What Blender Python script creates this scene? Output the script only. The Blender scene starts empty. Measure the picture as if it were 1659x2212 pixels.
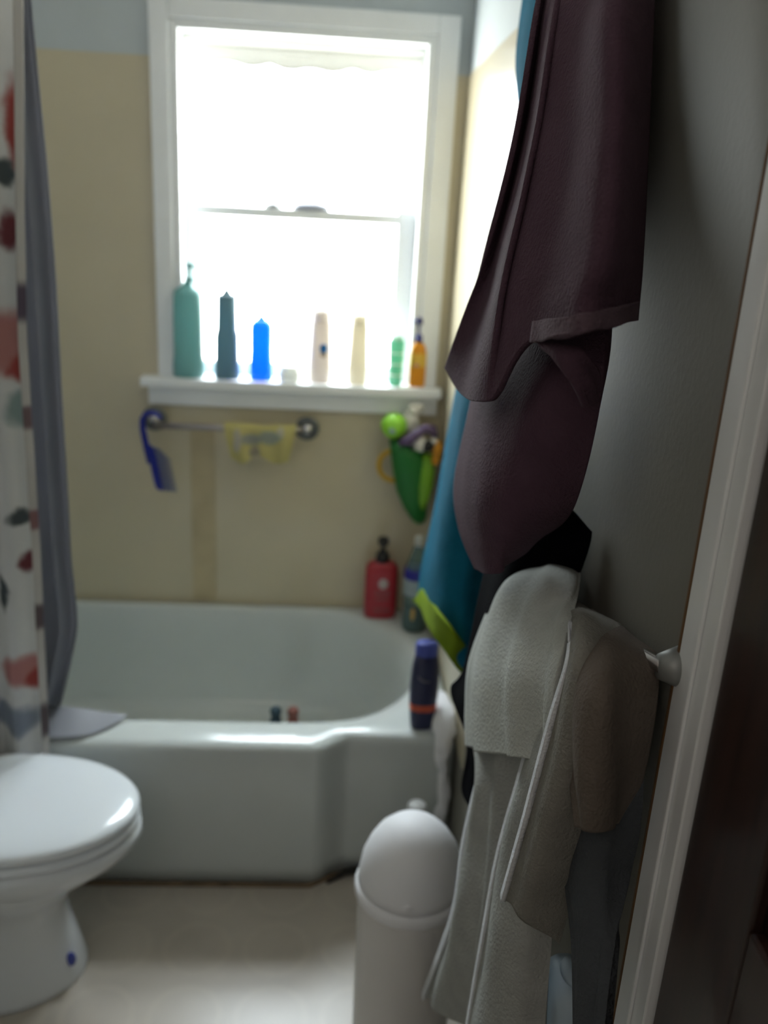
import bpy, bmesh, math, random
from mathutils import Vector, Matrix, noise
random.seed(7)
S = bpy.context.scene
COL = S.collection

# ---------------------------------------------------------------- camera, sky, exposure
cam_data = bpy.data.cameras.new('camera')
cam = bpy.data.objects.new('camera', cam_data)
COL.objects.link(cam)
YAW, PITCH, ROLL = 0.0619, 0.331, 0.0552
F = Vector((math.sin(YAW)*math.cos(PITCH), math.cos(YAW)*math.cos(PITCH), -math.sin(PITCH)))
Rv = Vector((math.cos(YAW), -math.sin(YAW), 0))
Uv = Rv.cross(F)
R2 = math.cos(ROLL)*Rv + math.sin(ROLL)*Uv
U2 = -math.sin(ROLL)*Rv + math.cos(ROLL)*Uv
M4 = Matrix.Identity(4)
for i in range(3):
    M4[i][0] = R2[i]; M4[i][1] = U2[i]; M4[i][2] = -F[i]
M4.translation = Vector((0, -2.4676, 1.5339))
cam.matrix_world = M4
cam_data.sensor_fit = 'VERTICAL'
cam_data.sensor_height = 36.0
cam_data.lens = 1938.9*36.0/2212.0
cam_data.clip_start = 0.02
cam_data.dof.use_dof = True
cam_data.dof.focus_distance = 0.85
cam_data.dof.aperture_fstop = 3.4
S.camera = cam

EXPOSURE = 0.12
SKY = 34.0
S.view_settings.view_transform = 'Standard'
S.view_settings.look = 'None'
S.view_settings.exposure = EXPOSURE
S.view_settings.gamma = 1.0
S.view_settings.use_curve_mapping = False
S.render.film_transparent = False
try:
    S.cycles.use_denoising = True
    S.cycles.max_bounces = 10
    S.cycles.diffuse_bounces = 6
    S.cycles.transparent_max_bounces = 16
    S.cycles.caustics_reflective = True
    S.cycles.sample_clamp_indirect = 8.0
except Exception:
    pass

w = bpy.data.worlds.new('overcast_sky')
S.world = w
w.use_nodes = True
nt = w.node_tree
nt.nodes.clear()
out = nt.nodes.new('ShaderNodeOutputWorld')
bg = nt.nodes.new('ShaderNodeBackground')
tc = nt.nodes.new('ShaderNodeTexCoord')
sx = nt.nodes.new('ShaderNodeSeparateXYZ')
rp = nt.nodes.new('ShaderNodeValToRGB')
mp = nt.nodes.new('ShaderNodeMapRange')
mp.inputs['From Min'].default_value = -1.0
mp.inputs['From Max'].default_value = 1.0
nt.links.new(tc.outputs['Generated'], sx.inputs[0])
nt.links.new(sx.outputs['Z'], mp.inputs['Value'])
nt.links.new(mp.outputs[0], rp.inputs[0])
rp.color_ramp.elements[0].position = 0.35
rp.color_ramp.elements[0].color = (0.66, 0.65, 0.62, 1)
rp.color_ramp.elements[1].position = 1.0
rp.color_ramp.elements[1].color = (1.10, 1.19, 1.30, 1)
for pos_, c_ in ((.5, (0.42, 0.43, 0.43, 1)), (.78, (0.71, 0.765, 0.82, 1))):
    e_ = rp.color_ramp.elements.new(pos_); e_.color = c_
nt.links.new(rp.outputs[0], bg.inputs['Color'])
bg.inputs['Strength'].default_value = SKY
nt.links.new(bg.outputs[0], out.inputs[0])

# the window opening guides the daylight samples
pl = bpy.data.lights.new('window_daylight', 'AREA')
pl.shape = 'RECTANGLE'; pl.size = 0.70; pl.size_y = 0.92
pl.cycles.is_portal = True
po = bpy.data.objects.new('window_daylight', pl)
COL.objects.link(po)
po.location = (-0.105, 0.16, 1.49)
po.rotation_euler = (math.radians(-90), 0, 0)

# unseen lamp added in the hallway behind the camera as weak warm fill
hl = bpy.data.lights.new('hall_fill_lamp', 'POINT')
hl.energy = 4.8; hl.shadow_soft_size = 0.20; hl.color = (1.0, 0.91, 0.83)
ho = bpy.data.objects.new('hall_fill_lamp', hl); COL.objects.link(ho)
ho.location = (-.45, -2.95, 2.05)

# ---------------------------------------------------------------- materials
MATS = {}
def mat(name, col, rough=0.6, spec=0.5, coat=0.0, coat_rough=0.1, metal=0.0, transm=0.0, transl=0.0,
        var=0.0, var_scale=6.0, var_col=None, bump=0.0, bump_scale=60.0, sheen=0.0, ior=1.45, stretch=(1, 1, 1)):
    if name in MATS: return MATS[name]
    m = bpy.data.materials.new(name); m.use_nodes = True
    n = m.node_tree; b = n.nodes['Principled BSDF']
    b.inputs['Base Color'].default_value = (*col, 1)
    b.inputs['Roughness'].default_value = rough
    b.inputs['Specular IOR Level'].default_value = spec
    b.inputs['Metallic'].default_value = metal
    b.inputs['Coat Weight'].default_value = coat
    b.inputs['Coat Roughness'].default_value = coat_rough
    b.inputs['Transmission Weight'].default_value = transm
    b.inputs['IOR'].default_value = ior
    b.inputs['Sheen Weight'].default_value = sheen
    b.inputs['Sheen Roughness'].default_value = 0.4
    t = n.nodes.new('ShaderNodeTexCoord')
    mpn = n.nodes.new('ShaderNodeMapping')
    mpn.inputs['Scale'].default_value = stretch
    n.links.new(t.outputs['Object'], mpn.inputs[0])
    colsock = None
    if var > 0:
        nz = n.nodes.new('ShaderNodeTexNoise'); nz.inputs['Scale'].default_value = var_scale
        nz.inputs['Detail'].default_value = 4
        n.links.new(mpn.outputs[0], nz.inputs['Vector'])
        mx = n.nodes.new('ShaderNodeMix'); mx.data_type = 'RGBA'
        vc = var_col or tuple(c*(1-var) for c in col)
        mx.inputs['A'].default_value = (*col, 1); mx.inputs['B'].default_value = (*vc, 1)
        rr = n.nodes.new('ShaderNodeMapRange'); rr.inputs['From Min'].default_value = 0.35; rr.inputs['From Max'].default_value = 0.7
        n.links.new(nz.outputs['Fac'], rr.inputs['Value'])
        n.links.new(rr.outputs[0], mx.inputs['Factor'])
        colsock = mx.outputs['Result']
        n.links.new(colsock, b.inputs['Base Color'])
    if bump > 0:
        nb = n.nodes.new('ShaderNodeTexNoise'); nb.inputs['Scale'].default_value = bump_scale
        nb.inputs['Detail'].default_value = 3
        n.links.new(mpn.outputs[0], nb.inputs['Vector'])
        bp = n.nodes.new('ShaderNodeBump'); bp.inputs['Strength'].default_value = bump; bp.inputs['Distance'].default_value = 0.004
        n.links.new(nb.outputs['Fac'], bp.inputs['Height'])
        n.links.new(bp.outputs[0], b.inputs['Normal'])
    if transl > 0:
        o = n.nodes['Material Output']
        tr = n.nodes.new('ShaderNodeBsdfTranslucent'); tr.inputs['Color'].default_value = (*col, 1)
        if colsock: n.links.new(colsock, tr.inputs['Color'])
        ms = n.nodes.new('ShaderNodeMixShader'); ms.inputs[0].default_value = transl
        n.links.new(b.outputs[0], ms.inputs[1]); n.links.new(tr.outputs[0], ms.inputs[2])
        n.links.new(ms.outputs[0], o.inputs['Surface'])
    MATS[name] = m
    return m

def blobs(m, base_list, axes=('X', 'Z'), soft=0.6, warp=0.012):
    """printed motifs: ellipses (u, v, ru, rv, colour) on object coordinates, with a wobbly outline"""
    n = m.node_tree; b = n.nodes['Principled BSDF']
    prev = b.inputs['Base Color'].links[0].from_socket if b.inputs['Base Color'].links else None
    t = n.nodes.new('ShaderNodeTexCoord')
    nz = n.nodes.new('ShaderNodeTexNoise'); nz.inputs['Scale'].default_value = 28
    n.links.new(t.outputs['Object'], nz.inputs['Vector'])
    wv = n.nodes.new('ShaderNodeVectorMath'); wv.operation = 'MULTIPLY_ADD'
    wv.inputs[1].default_value = (warp*2, warp*2, warp*2)
    n.links.new(nz.outputs['Color'], wv.inputs[0]); n.links.new(t.outputs['Object'], wv.inputs[2])
    sp = n.nodes.new('ShaderNodeSeparateXYZ'); n.links.new(wv.outputs[0], sp.inputs[0])
    base = tuple(b.inputs['Base Color'].default_value)
    for (u, v, ru, rv, col) in base_list:
        d = []
        for ax, c, r in ((axes[0], u, ru), (axes[1], v, rv)):
            s_ = n.nodes.new('ShaderNodeMath'); s_.operation = 'SUBTRACT'; s_.inputs[1].default_value = c + warp
            n.links.new(sp.outputs[ax], s_.inputs[0])
            dv = n.nodes.new('ShaderNodeMath'); dv.operation = 'DIVIDE'; dv.inputs[1].default_value = r
            n.links.new(s_.outputs[0], dv.inputs[0])
            sq = n.nodes.new('ShaderNodeMath'); sq.operation = 'MULTIPLY'
            n.links.new(dv.outputs[0], sq.inputs[0]); n.links.new(dv.outputs[0], sq.inputs[1])
            d.append(sq)
        ad = n.nodes.new('ShaderNodeMath'); n.links.new(d[0].outputs[0], ad.inputs[0]); n.links.new(d[1].outputs[0], ad.inputs[1])
        mr = n.nodes.new('ShaderNodeMapRange'); mr.interpolation_type = 'SMOOTHSTEP'
        mr.inputs['From Min'].default_value = 1 + soft; mr.inputs['From Max'].default_value = max(0.05, 1 - soft)
        n.links.new(ad.outputs[0], mr.inputs['Value'])
        mx = n.nodes.new('ShaderNodeMix'); mx.data_type = 'RGBA'
        mx.inputs['A'].default_value = base; mx.inputs['B'].default_value = (*col, 1)
        if prev: n.links.new(prev, mx.inputs['A'])
        n.links.new(mr.outputs[0], mx.inputs['Factor'])
        prev = mx.outputs['Result']
    n.links.new(prev, b.inputs['Base Color'])
    for nd in n.nodes:
        if nd.type == 'BSDF_TRANSLUCENT': n.links.new(prev, nd.inputs['Color'])
    return m

# setting
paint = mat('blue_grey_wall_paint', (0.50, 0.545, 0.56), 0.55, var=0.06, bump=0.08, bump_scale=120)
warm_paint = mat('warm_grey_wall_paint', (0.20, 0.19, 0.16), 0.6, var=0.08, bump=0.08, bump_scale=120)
tan = mat('tan_bath_surround', (0.60, 0.53, 0.37), 0.32, coat=0.5, coat_rough=0.12, var=0.10, var_scale=2.5)
tan_seam = mat('darker_tan_seam_strip', (0.53, 0.44, 0.27), 0.4, var=0.15, var_scale=12)
trim_white = mat('white_trim_paint', (0.87, 0.89, 0.90), 0.35, coat=0.25, var=0.05, var_scale=9)
sash_white = mat('white_vinyl_sash', (0.85, 0.87, 0.87), 0.4)
ceil_m = mat('ceiling_paint', (0.82, 0.82, 0.81), 0.8)
wood_dark = mat('dark_brown_door_wood', (0.035, 0.014, 0.010), 0.4, coat=0.15, var=0.5, var_scale=14, stretch=(6, 6, 0.5))
raw_wood = mat('orange_brown_raw_wood', (0.17, 0.085, 0.03), 0.6, var=0.3, var_scale=20)
hall_m = mat('dim_hall_paint', (0.50, 0.48, 0.45), 0.8)
side_paint = mat('pale_wall_paint', (0.66, 0.65, 0.62), 0.6, var=0.05)

def floor_mat():
    m = mat('beige_vinyl_floor', (0.50, 0.45, 0.385), 0.33, coat=0.25, coat_rough=0.25, var=0.12, var_scale=7)
    n = m.node_tree; b = n.nodes['Principled BSDF']
    prev = b.inputs['Base Color'].links[0].from_socket
    t = n.nodes.new('ShaderNodeTexCoord')
    sc = n.nodes.new('ShaderNodeVectorMath'); sc.operation = 'SCALE'; sc.inputs['Scale'].default_value = 1/0.17
    n.links.new(t.outputs['Object'], sc.inputs[0])
    fr = n.nodes.new('ShaderNodeVectorMath'); fr.operation = 'FRACTION'
    n.links.new(sc.outputs[0], fr.inputs[0])
    sb = n.nodes.new('ShaderNodeVectorMath'); sb.operation = 'SUBTRACT'; sb.inputs[1].default_value = (0.5, 0.5, 0)
    n.links.new(fr.outputs[0], sb.inputs[0])
    ml = n.nodes.new('ShaderNodeVectorMath'); ml.operation = 'MULTIPLY'; ml.inputs[1].default_value = (1, 1, 0)
    n.links.new(sb.outputs[0], ml.inputs[0])
    ln = n.nodes.new('ShaderNodeVectorMath'); ln.operation = 'LENGTH'
    n.links.new(ml.outputs[0], ln.inputs[0])
    df = n.nodes.new('ShaderNodeMath'); df.operation = 'SUBTRACT'; df.inputs[1].default_value = 0.40
    n.links.new(ln.outputs['Value'], df.inputs[0])
    ab = n.nodes.new('ShaderNodeMath'); ab.operation = 'ABSOLUTE'; n.links.new(df.outputs[0], ab.inputs[0])
    mr = n.nodes.new('ShaderNodeMapRange'); mr.inputs['From Min'].default_value = 0.06; mr.inputs['From Max'].default_value = 0.02
    mr.inputs['To Max'].default_value = 0.18
    n.links.new(ab.outputs[0], mr.inputs['Value'])
    mx = n.nodes.new('ShaderNodeMix'); mx.data_type = 'RGBA'
    n.links.new(prev, mx.inputs['A']); mx.inputs['B'].default_value = (0.62, 0.56, 0.46, 1)
    n.links.new(mr.outputs[0], mx.inputs['Factor'])
    n.links.new(mx.outputs['Result'], b.inputs['Base Color'])
    return m
floor_m = floor_mat()

porcelain = mat('white_porcelain', (0.76, 0.79, 0.82), 0.12, coat=0.6, coat_rough=0.05)
enamel = mat('white_tub_enamel', (0.60, 0.64, 0.625), 0.2, coat=0.35, coat_rough=0.12, var=0.05, var_scale=4)
lid_plastic = mat('white_seat_plastic', (0.80, 0.84, 0.88), 0.15, coat=0.6, coat_rough=0.06)
can_white = mat('white_bin_plastic', (0.86, 0.86, 0.89), 0.55)
can_body = mat('off_white_bin_plastic', (0.72, 0.70, 0.69), 0.4)
chrome = mat('worn_chrome', (0.55, 0.54, 0.55), 0.25, metal=1.0)
dull_metal = mat('tarnished_grey_metal', (0.13, 0.14, 0.14), 0.45, metal=0.5)
black_plastic = mat('black_plastic', (0.012, 0.012, 0.014), 0.35)
navy_plastic = mat('navy_plastic', (0.03, 0.035, 0.16), 0.35)

# ---------------------------------------------------------------- mesh helpers
def link(name, bm, m, parent=None, smooth=False, bevel=0.0, seg=2, sub=0):
    me = bpy.data.meshes.new(name)
    bmesh.ops.recalc_face_normals(bm, faces=bm.faces)
    bm.to_mesh(me); bm.free()
    o = bpy.data.objects.new(name, me)
    COL.objects.link(o)
    for mm in (m if isinstance(m, (list, tuple)) else [m]): me.materials.append(mm)
    if smooth:
        for p in me.polygons: p.use_smooth = True
    if bevel:
        md = o.modifiers.new('bevel', 'BEVEL'); md.width = bevel; md.segments = seg; md.limit_method = 'ANGLE'; md.angle_limit = math.radians(40)
    if sub:
        md = o.modifiers.new('subdivision', 'SUBSURF'); md.levels = sub; md.render_levels = sub
    if parent is not None:
        o.parent = parent
        o.matrix_parent_inverse = Matrix.Translation(-Vector(parent.location)) if parent.type == 'EMPTY' else Matrix.Identity(4)
    return o
def thing(name, loc, label, cat, group=None):
    o = bpy.data.objects.new(name, None); COL.objects.link(o); o.location = loc
    o.empty_display_size = 0.05
    o['label'] = label; o['category'] = cat
    if group: o['group'] = group
    return o
def tag(o, label, cat, group=None):
    o['label'] = label; o['category'] = cat
    if group: o['group'] = group
    return o
def struct(name, bm, m, parent=None, label=None, **k):
    o = link(name, bm, m, parent, **k)
    if parent is None:
        o['kind'] = 'structure'
    if label: o['label'] = label
    return o
def box(bm, x0, x1, y0, y1, z0, z1, mi=0):
    vs = [bm.verts.new((x, y, z)) for x in (x0, x1) for y in (y0, y1) for z in (z0, z1)]
    for f in ((0, 1, 3, 2), (4, 6, 7, 5), (0, 4, 5, 1), (2, 3, 7, 6), (0, 2, 6, 4), (1, 5, 7, 3)):
        fc = bm.faces.new([vs[i] for i in f]); fc.material_index = mi
    return vs
def B(*a):
    bm = bmesh.new(); box(bm, *a); return bm
def loft(bm, rings, cap0=True, cap1=True, mi=0):
    """rings: lists of equal length of points, closed round"""
    vr = [[bm.verts.new(p) for p in r] for r in rings]
    n = len(vr[0])
    for a, b_ in zip(vr[:-1], vr[1:]):
        for i in range(n):
            f = bm.faces.new((a[i], a[(i+1) % n], b_[(i+1) % n], b_[i])); f.material_index = mi
    if cap0: bm.faces.new(vr[0][::-1]).material_index = mi
    if cap1: bm.faces.new(vr[-1]).material_index = mi
    return vr
def lathe(bm, c, prof, n=32, sx=1.0, sy=1.0, rot=0.0, tilt=(0, 0), power=2.0):
    """prof: (radius, height) pairs from the bottom up; power > 2 squares the section"""
    rings = []
    for r, z in prof:
        ring = []
        for i in range(n):
            a = 2*math.pi*i/n
            ca, sa = math.cos(a), math.sin(a)
            k = (abs(ca)**power + abs(sa)**power)**(-1/power)
            x, y = r*k*ca*sx, r*k*sa*sy
            xr = x*math.cos(rot) - y*math.sin(rot); yr = x*math.sin(rot) + y*math.cos(rot)
            ring.append((c[0] + xr + tilt[0]*z, c[1] + yr + tilt[1]*z, c[2] + z))
        rings.append(ring)
    return loft(bm, rings)
def L(c, prof, **k):
    bm = bmesh.new(); lathe(bm, c, prof, **k); return bm
def tube(bm, pts, r, n=12, radii=None):
    pts = [Vector(p) for p in pts]
    rings = []
    up = None
    for i, p in enumerate(pts):
        d = (pts[min(i+1, len(pts)-1)] - pts[max(i-1, 0)]).normalized()
        if up is None:
            up = Vector((0, 0, 1)) if abs(d.z) < 0.9 else Vector((0, 1, 0))
        s_ = d.cross(up).normalized(); up = s_.cross(d).normalized()
        rr = radii[i] if radii else r
        rings.append([p + rr*(math.cos(2*math.pi*k/n)*s_ + math.sin(2*math.pi*k/n)*up) for k in range(n)])
    loft(bm, rings)
def T(pts, r, **k):
    bm = bmesh.new(); tube(bm, pts, r, **k); return bm
def ball(bm, c, r, s=(1, 1, 1), u=24, v=14):
    mtx = Matrix.Translation(c) @ Matrix.Diagonal((*s, 1))
    bmesh.ops.create_uvsphere(bm, u_segments=u, v_segments=v, radius=r, matrix=mtx)
def BL(c, r, s=(1, 1, 1)):
    bm = bmesh.new(); ball(bm, c, r, s); return bm
def torus(bm, c, R, r, ax='Z', n=40, m=12, a0=0.0, a1=2*math.pi):
    full = abs(a1-a0-2*math.pi) < 1e-4
    rings = []
    cnt = n if full else n+1
    for i in range(cnt):
        a = a0 + (a1-a0)*i/n
        ring = []
        for k in range(m):
            b_ = 2*math.pi*k/m
            q = (R + r*math.cos(b_))
            x, y, z = q*math.cos(a), q*math.sin(a), r*math.sin(b_)
            v = {'Z': (x, y, z), 'Y': (x, z, y), 'X': (z, x, y)}[ax]
            ring.append((c[0]+v[0], c[1]+v[1], c[2]+v[2]))
        rings.append(ring)
    if full:
        vr = loft(bm, rings, False, False)
        a, b_ = vr[-1], vr[0]
        for i in range(m): bm.faces.new((a[i], a[(i+1) % m], b_[(i+1) % m], b_[i]))
    else:
        loft(bm, rings)
def TO(*a, **k):
    bm = bmesh.new(); torus(bm, *a, **k); return bm
def cr(p, t):
    """Catmull-Rom through a list of vectors, t in 0..1"""
    n = len(p) - 1
    f = min(max(t, 0), 1)*n; i = min(int(f), n-1); u = f - i
    a, b_, c, d = p[max(i-1, 0)], p[i], p[i+1], p[min(i+2, n)]
    return 0.5*((2*b_) + (c-a)*u + (2*a-5*b_+4*c-d)*u*u + (3*b_-a-3*c+d)*u**3)
def cloth(name, rows, m, parent=None, nu=40, nv=70, thick=0.006, fold=0.004, ff=7.0, seed=0.0, wob=0.004, axis=0):
    """a hanging cloth through rows of points (top row first), with folds that grow downwards and a real thickness"""
    rows = [[Vector(p) for p in r] for r in rows]
    bm = bmesh.new()
    grid = []
    for j in range(nv+1):
        v = j/nv
        line = []
        for i in range(nu+1):
            u = i/nu
            p = cr([cr(r, u) for r in rows], v)
            d = min(1, 6*u, 6*(1-u))*fold*(0.35+0.65*v)*math.sin(ff*2*math.pi*u + seed + 1.2*math.sin(3.1*v+seed))
            d += min(1, .15+6*u, .15+6*(1-u))*wob*(noise.noise(Vector((p.y*9+seed, p.z*9, p.x*9))))
            p[axis] += d
            line.append(bm.verts.new(p))
        grid.append(line)
    for j in range(nv):
        for i in range(nu):
            bm.faces.new((grid[j][i], grid[j][i+1], grid[j+1][i+1], grid[j+1][i]))
    o = link(name, bm, m, parent, smooth=True)
    s_ = o.modifiers.new('solidify', 'SOLIDIFY'); s_.thickness = thick; s_.offset = 0
    s_.use_even_offset = False
    return o

# ================================================================= SETTING
XL, XR, YF, ZC = -1.20, 0.308, -1.83, 2.42
WX0, WX1, WZ0, WZ1 = -0.435, 0.222, 1.045, 1.93
bm = bmesh.new()
box(bm, XL-.1, WX0, 0, .12, 0, ZC); box(bm, WX1, XR+.1, 0, .12, 0, ZC)
box(bm, WX0, WX1, 0, .12, 0, WZ0); box(bm, WX0, WX1, 0, .12, WZ1, ZC)
struct('wall_back', bm, paint)
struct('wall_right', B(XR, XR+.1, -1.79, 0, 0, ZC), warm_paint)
struct('trim_1', B(XR-.001, XR+.001, -0.80, -0.001, 1.84, ZC), paint)
struct('wall_left', B(XL-.1, XL, YF, 0, 0, ZC), side_paint)
bm = bmesh.new()
box(bm, XL-.1, -0.52, YF-.1, YF, 0, ZC); box(bm, -0.52, XR+.1, YF-.1, YF, 2.06, ZC)
struct('wall_front', bm, side_paint)
struct('floor', B(XL-.1, XR+.5, -3.4, .12, -.05, 0), floor_m)
struct('ceiling', B(XL-.1, XR+.5, -3.4, .12, ZC, ZC+.08), ceil_m)
# hallway behind the camera
struct('wall_hall_back', B(XL-.1, XR+.5, -3.5, -3.4, 0, ZC), hall_m)
struct('wall_hall_left', B(XL-.2, XL-.1, -3.4, YF-.1, 0, ZC), hall_m)
struct('wall_hall_right', B(XR+.14, XR+.24, -3.4, YF+.04, 0, ZC), hall_m)
# tub surround panels
bm = bmesh.new()
box(bm, XL, -0.48, -.004, 0, .37, 1.845); box(bm, .274, XR-.004, -.004, 0, .37, 1.845); box(bm, -0.48, .274, -.004, 0, .37, 1.0)
struct('trim_2', bm, tan, label='glossy tan bath surround panel on the window wall')
struct('trim_3', B(XR-.004, XR, -0.80, 0, .37, 1.845), tan, label='glossy tan bath surround panel on the right wall')
struct('trim_4', B(-0.401, -0.333, -.007, -.004, .39, .93), tan_seam, label='darker tan seam strip under the towel rail', bevel=.0015)
# doorway
bm = bmesh.new()
box(bm, .300, XR+.06, -1.857, -1.795, 0, 2.06)
box(bm, .2965, .300, -1.834, -1.826, 0, 2.045)
struct('trim_5', bm, trim_white, label='white door jamb at the right edge', bevel=.003)
struct('trim_6', B(.2995, XR, -1.795, -1.792, 0, 2.06), raw_wood, label='thin orange brown wood edge beside the white jamb')
d = bpy.data.objects.new('door_1', None); COL.objects.link(d); d.location = (.325, -1.88, 0); d['kind'] = 'structure'
d['label'] = 'dark brown wooden door standing open at the right edge'
bm = bmesh.new()
box(bm, .318, .346, -2.64, -1.862, .01, 2.04)
for y0, y1 in ((-1.975, -1.862), (-2.64, -2.53)): box(bm, .306, .318, y0, y1, .01, 2.04)
for z0, z1 in ((.01, .22), (.92, 1.06), (1.92, 2.04)): box(bm, .306, .318, -2.53, -1.975, z0, z1)
link('door_leaf', bm, wood_dark, d, bevel=.003)
bm = bmesh.new()
for z0, z1 in ((.30, .85), (1.13, 1.85)): box(bm, .310, .318, -2.46, -2.045, z0, z1)
link('raised_panel', bm, wood_dark, d, bevel=.006)

# ---- window
win = bpy.data.objects.new('window_1', None); COL.objects.link(win); win.location = (-.105, 0, 1.06); win['kind'] = 'structure'
win['label'] = 'white double hung window above the bath, blown out by daylight'
bm = bmesh.new()
cx0, cx1, cz1 = -0.482, 0.276, 1.975
for x0, x1, z0, z1 in ((cx0, WX0, 1.06, cz1), (WX1, cx1, 1.06, cz1), (WX0, WX1, WZ1, cz1)):
    box(bm, x0, x1, -.018, 0.0, z0, z1)
link('casing', bm, trim_white, win, bevel=.004)
bm = bmesh.new()
box(bm, WX0, WX0+.022, -.012, .12, 1.06, WZ1); box(bm, WX1-.022, WX1, -.012, .12, 1.06, WZ1); box(bm, WX0+.022, WX1-.022, -.012, .12, WZ1-.022, WZ1)
link('jamb_lining', bm, trim_white, win, bevel=.003)
bm = bmesh.new(); box(bm, -0.525, 0.290, -.055, 0.0, 1.035, 1.06); box(bm, WX0, WX1, 0, .12, 1.045, 1.06)
link('window_sill', bm, trim_white, win, bevel=.004)
link('apron_board', B(-0.510, 0.284, -.022, -.004, .98, 1.035), trim_white, win, bevel=.004)
jx0, jx1 = WX0+.022, WX1-.022
# lower sash
bm = bmesh.new()
box(bm, jx0, jx0+.028, .048, .072, 1.06, 1.515); box(bm, jx1-.050, jx1, .048, .072, 1.06, 1.515)
box(bm, jx0+.028, jx1-.050, .048, .072, 1.06, 1.095); box(bm, jx0+.028, jx1-.050, .048, .072, 1.480, 1.506)
link('lower_sash', bm, sash_white, win, bevel=.003)
# upper sash
bm = bmesh.new()
box(bm, jx0, jx0+.018, .078, .098, 1.50, 1.908); box(bm, jx1-.026, jx1, .078, .098, 1.50, 1.908)
box(bm, jx0+.018, jx1-.026, .078, .098, 1.875, 1.908)
link('upper_sash', bm, sash_white, win, bevel=.003)
link('storm_rail', B(jx0, jx1, .104, .112, 1.580, 1.604), sash_white, win)
glass = bpy.data.materials.new('window_glass'); glass.use_nodes = True
n = glass.node_tree; n.nodes.remove(n.nodes['Principled BSDF'])
tr = n.nodes.new('ShaderNodeBsdfTransparent'); tr.inputs[0].default_value = (.96, .98, .97, 1)
gl = n.nodes.new('ShaderNodeBsdfGlossy'); gl.inputs['Roughness'].default_value = .02
ms = n.nodes.new('ShaderNodeMixShader'); ms.inputs[0].default_value = .05
n.links.new(tr.outputs[0], ms.inputs[1]); n.links.new(gl.outputs[0], ms.inputs[2]); n.links.new(ms.outputs[0], n.nodes['Material Output'].inputs['Surface'])
link('pane', B(jx0+.028, jx1-.050, .058, .061, 1.095, 1.480), glass, win)
link('pane', B(jx0+.018, jx1-.026, .087, .090, 1.50, 1.875), glass, win)
bm = bmesh.new(); lathe(bm, (-.183, .060, 1.506), [(.022, 0), (.022, .004), (.016, .010), (.006, .015)], sy=.5); link('sash_lock', bm, mat('grey_lock_metal', (.35, .36, .37), .4, metal=.4), win, smooth=True)
bm = bmesh.new(); lathe(bm, (-.082, .060, 1.506), [(.048, 0), (.047, .006), (.040, .014), (.020, .019), (.004, .020)], sy=.35); link('sash_lift', bm, mat('grey_lift_plastic', (.30, .31, .36), .4), win, smooth=True)

# rolled shade with a scalloped edge
sh = thing('window_shade', (-.10, .07, 1.90), 'cream scalloped shade edge rolled up at the top of the window', 'window shade')
shade_m = mat('cream_shade_fabric', (.86, .85, .80), .8, transl=.05)
rows = []
for k in range(2):
    rows.append([(-.405 + i*.03, .068, 1.905 if k == 0 else 1.862 - .010*abs(math.sin(i*.9)) - .012*math.sin(math.pi*i/20.0)) for i in range(21)])
cloth('scalloped_skirt', rows, shade_m, sh, nu=60, nv=4, thick=.001, fold=0, wob=0)
link('roller', T([(-.41, .060, 1.898), (.198, .060, 1.898)], .008), shade_m, sh, smooth=True)

# ================================================================= BATHTUB
tub = thing('bathtub', (-.45, -.37, 0), 'white enamel bathtub below the window with a stepped front apron', 'bathtub')
TX0, TX1, TYB = XL+.002, XR-.006, -.006
def yfront(x):
    t = min(max((x+.02)/.085, 0), 1); t = t*t*(3-2*t)
    return -.752 + .050*t
def out_g(x, y): return TX0 <= x <= TX1 and yfront(x) <= y <= TYB
def in_g(x, y):
    cyy = -.345
    if x > -.05: return ((x+.05)/.285)**2 + (abs(y-cyy)/.300)**2.2 <= 1
    if x < -.85: return (abs(x+.85)/.26)**3 + (abs(y-cyy)/.300)**3 <= 1
    return abs(y-cyy) <= .300
C0 = (-.45, -.36)
def edge(g, a):
    lo, hi = 0.0, 2.0
    for _ in range(40):
        mid = (lo+hi)/2
        if g(C0[0]+mid*math.cos(a), C0[1]+mid*math.sin(a)): lo = mid
        else: hi = mid
    return lo
angs = [2*math.pi*i/300 for i in range(300)]
for cxr, cyr in ((TX0, TYB), (TX1, TYB), (TX0, -.752), (TX1, -.702)):
    angs.append(math.atan2(cyr-C0[1], cxr-C0[0]) % (2*math.pi))
for i in range(24):
    xx = -.05 + .15*i/23
    angs.append(math.atan2(yfront(xx)-C0[1], xx-C0[0]) % (2*math.pi))
angs = sorted(set(round(a, 6) for a in angs))
OUT = [Vector((C0[0]+edge(out_g, a)*math.cos(a), C0[1]+edge(out_g, a)*math.sin(a), 0)) for a in angs]
INN = [Vector((C0[0]+edge(in_g, a)*math.cos(a), C0[1]+edge(in_g, a)*math.sin(a), 0)) for a in angs]
def ring(base, z, k=0.0, toward=None, sc=1.0, dyf=0.0):
    r = []
    for i, p in enumerate(base):
        q = p.copy()
        if toward is not None: q = p.lerp(toward[i], k)
        if sc != 1.0:
            cc = Vector((-.45, -.345, 0)); q = cc + (q-cc)*sc
        if dyf and q.y < -.6: q.y += dyf
        q.z = z; r.append(q)
    return r
bm = bmesh.new()
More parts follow.
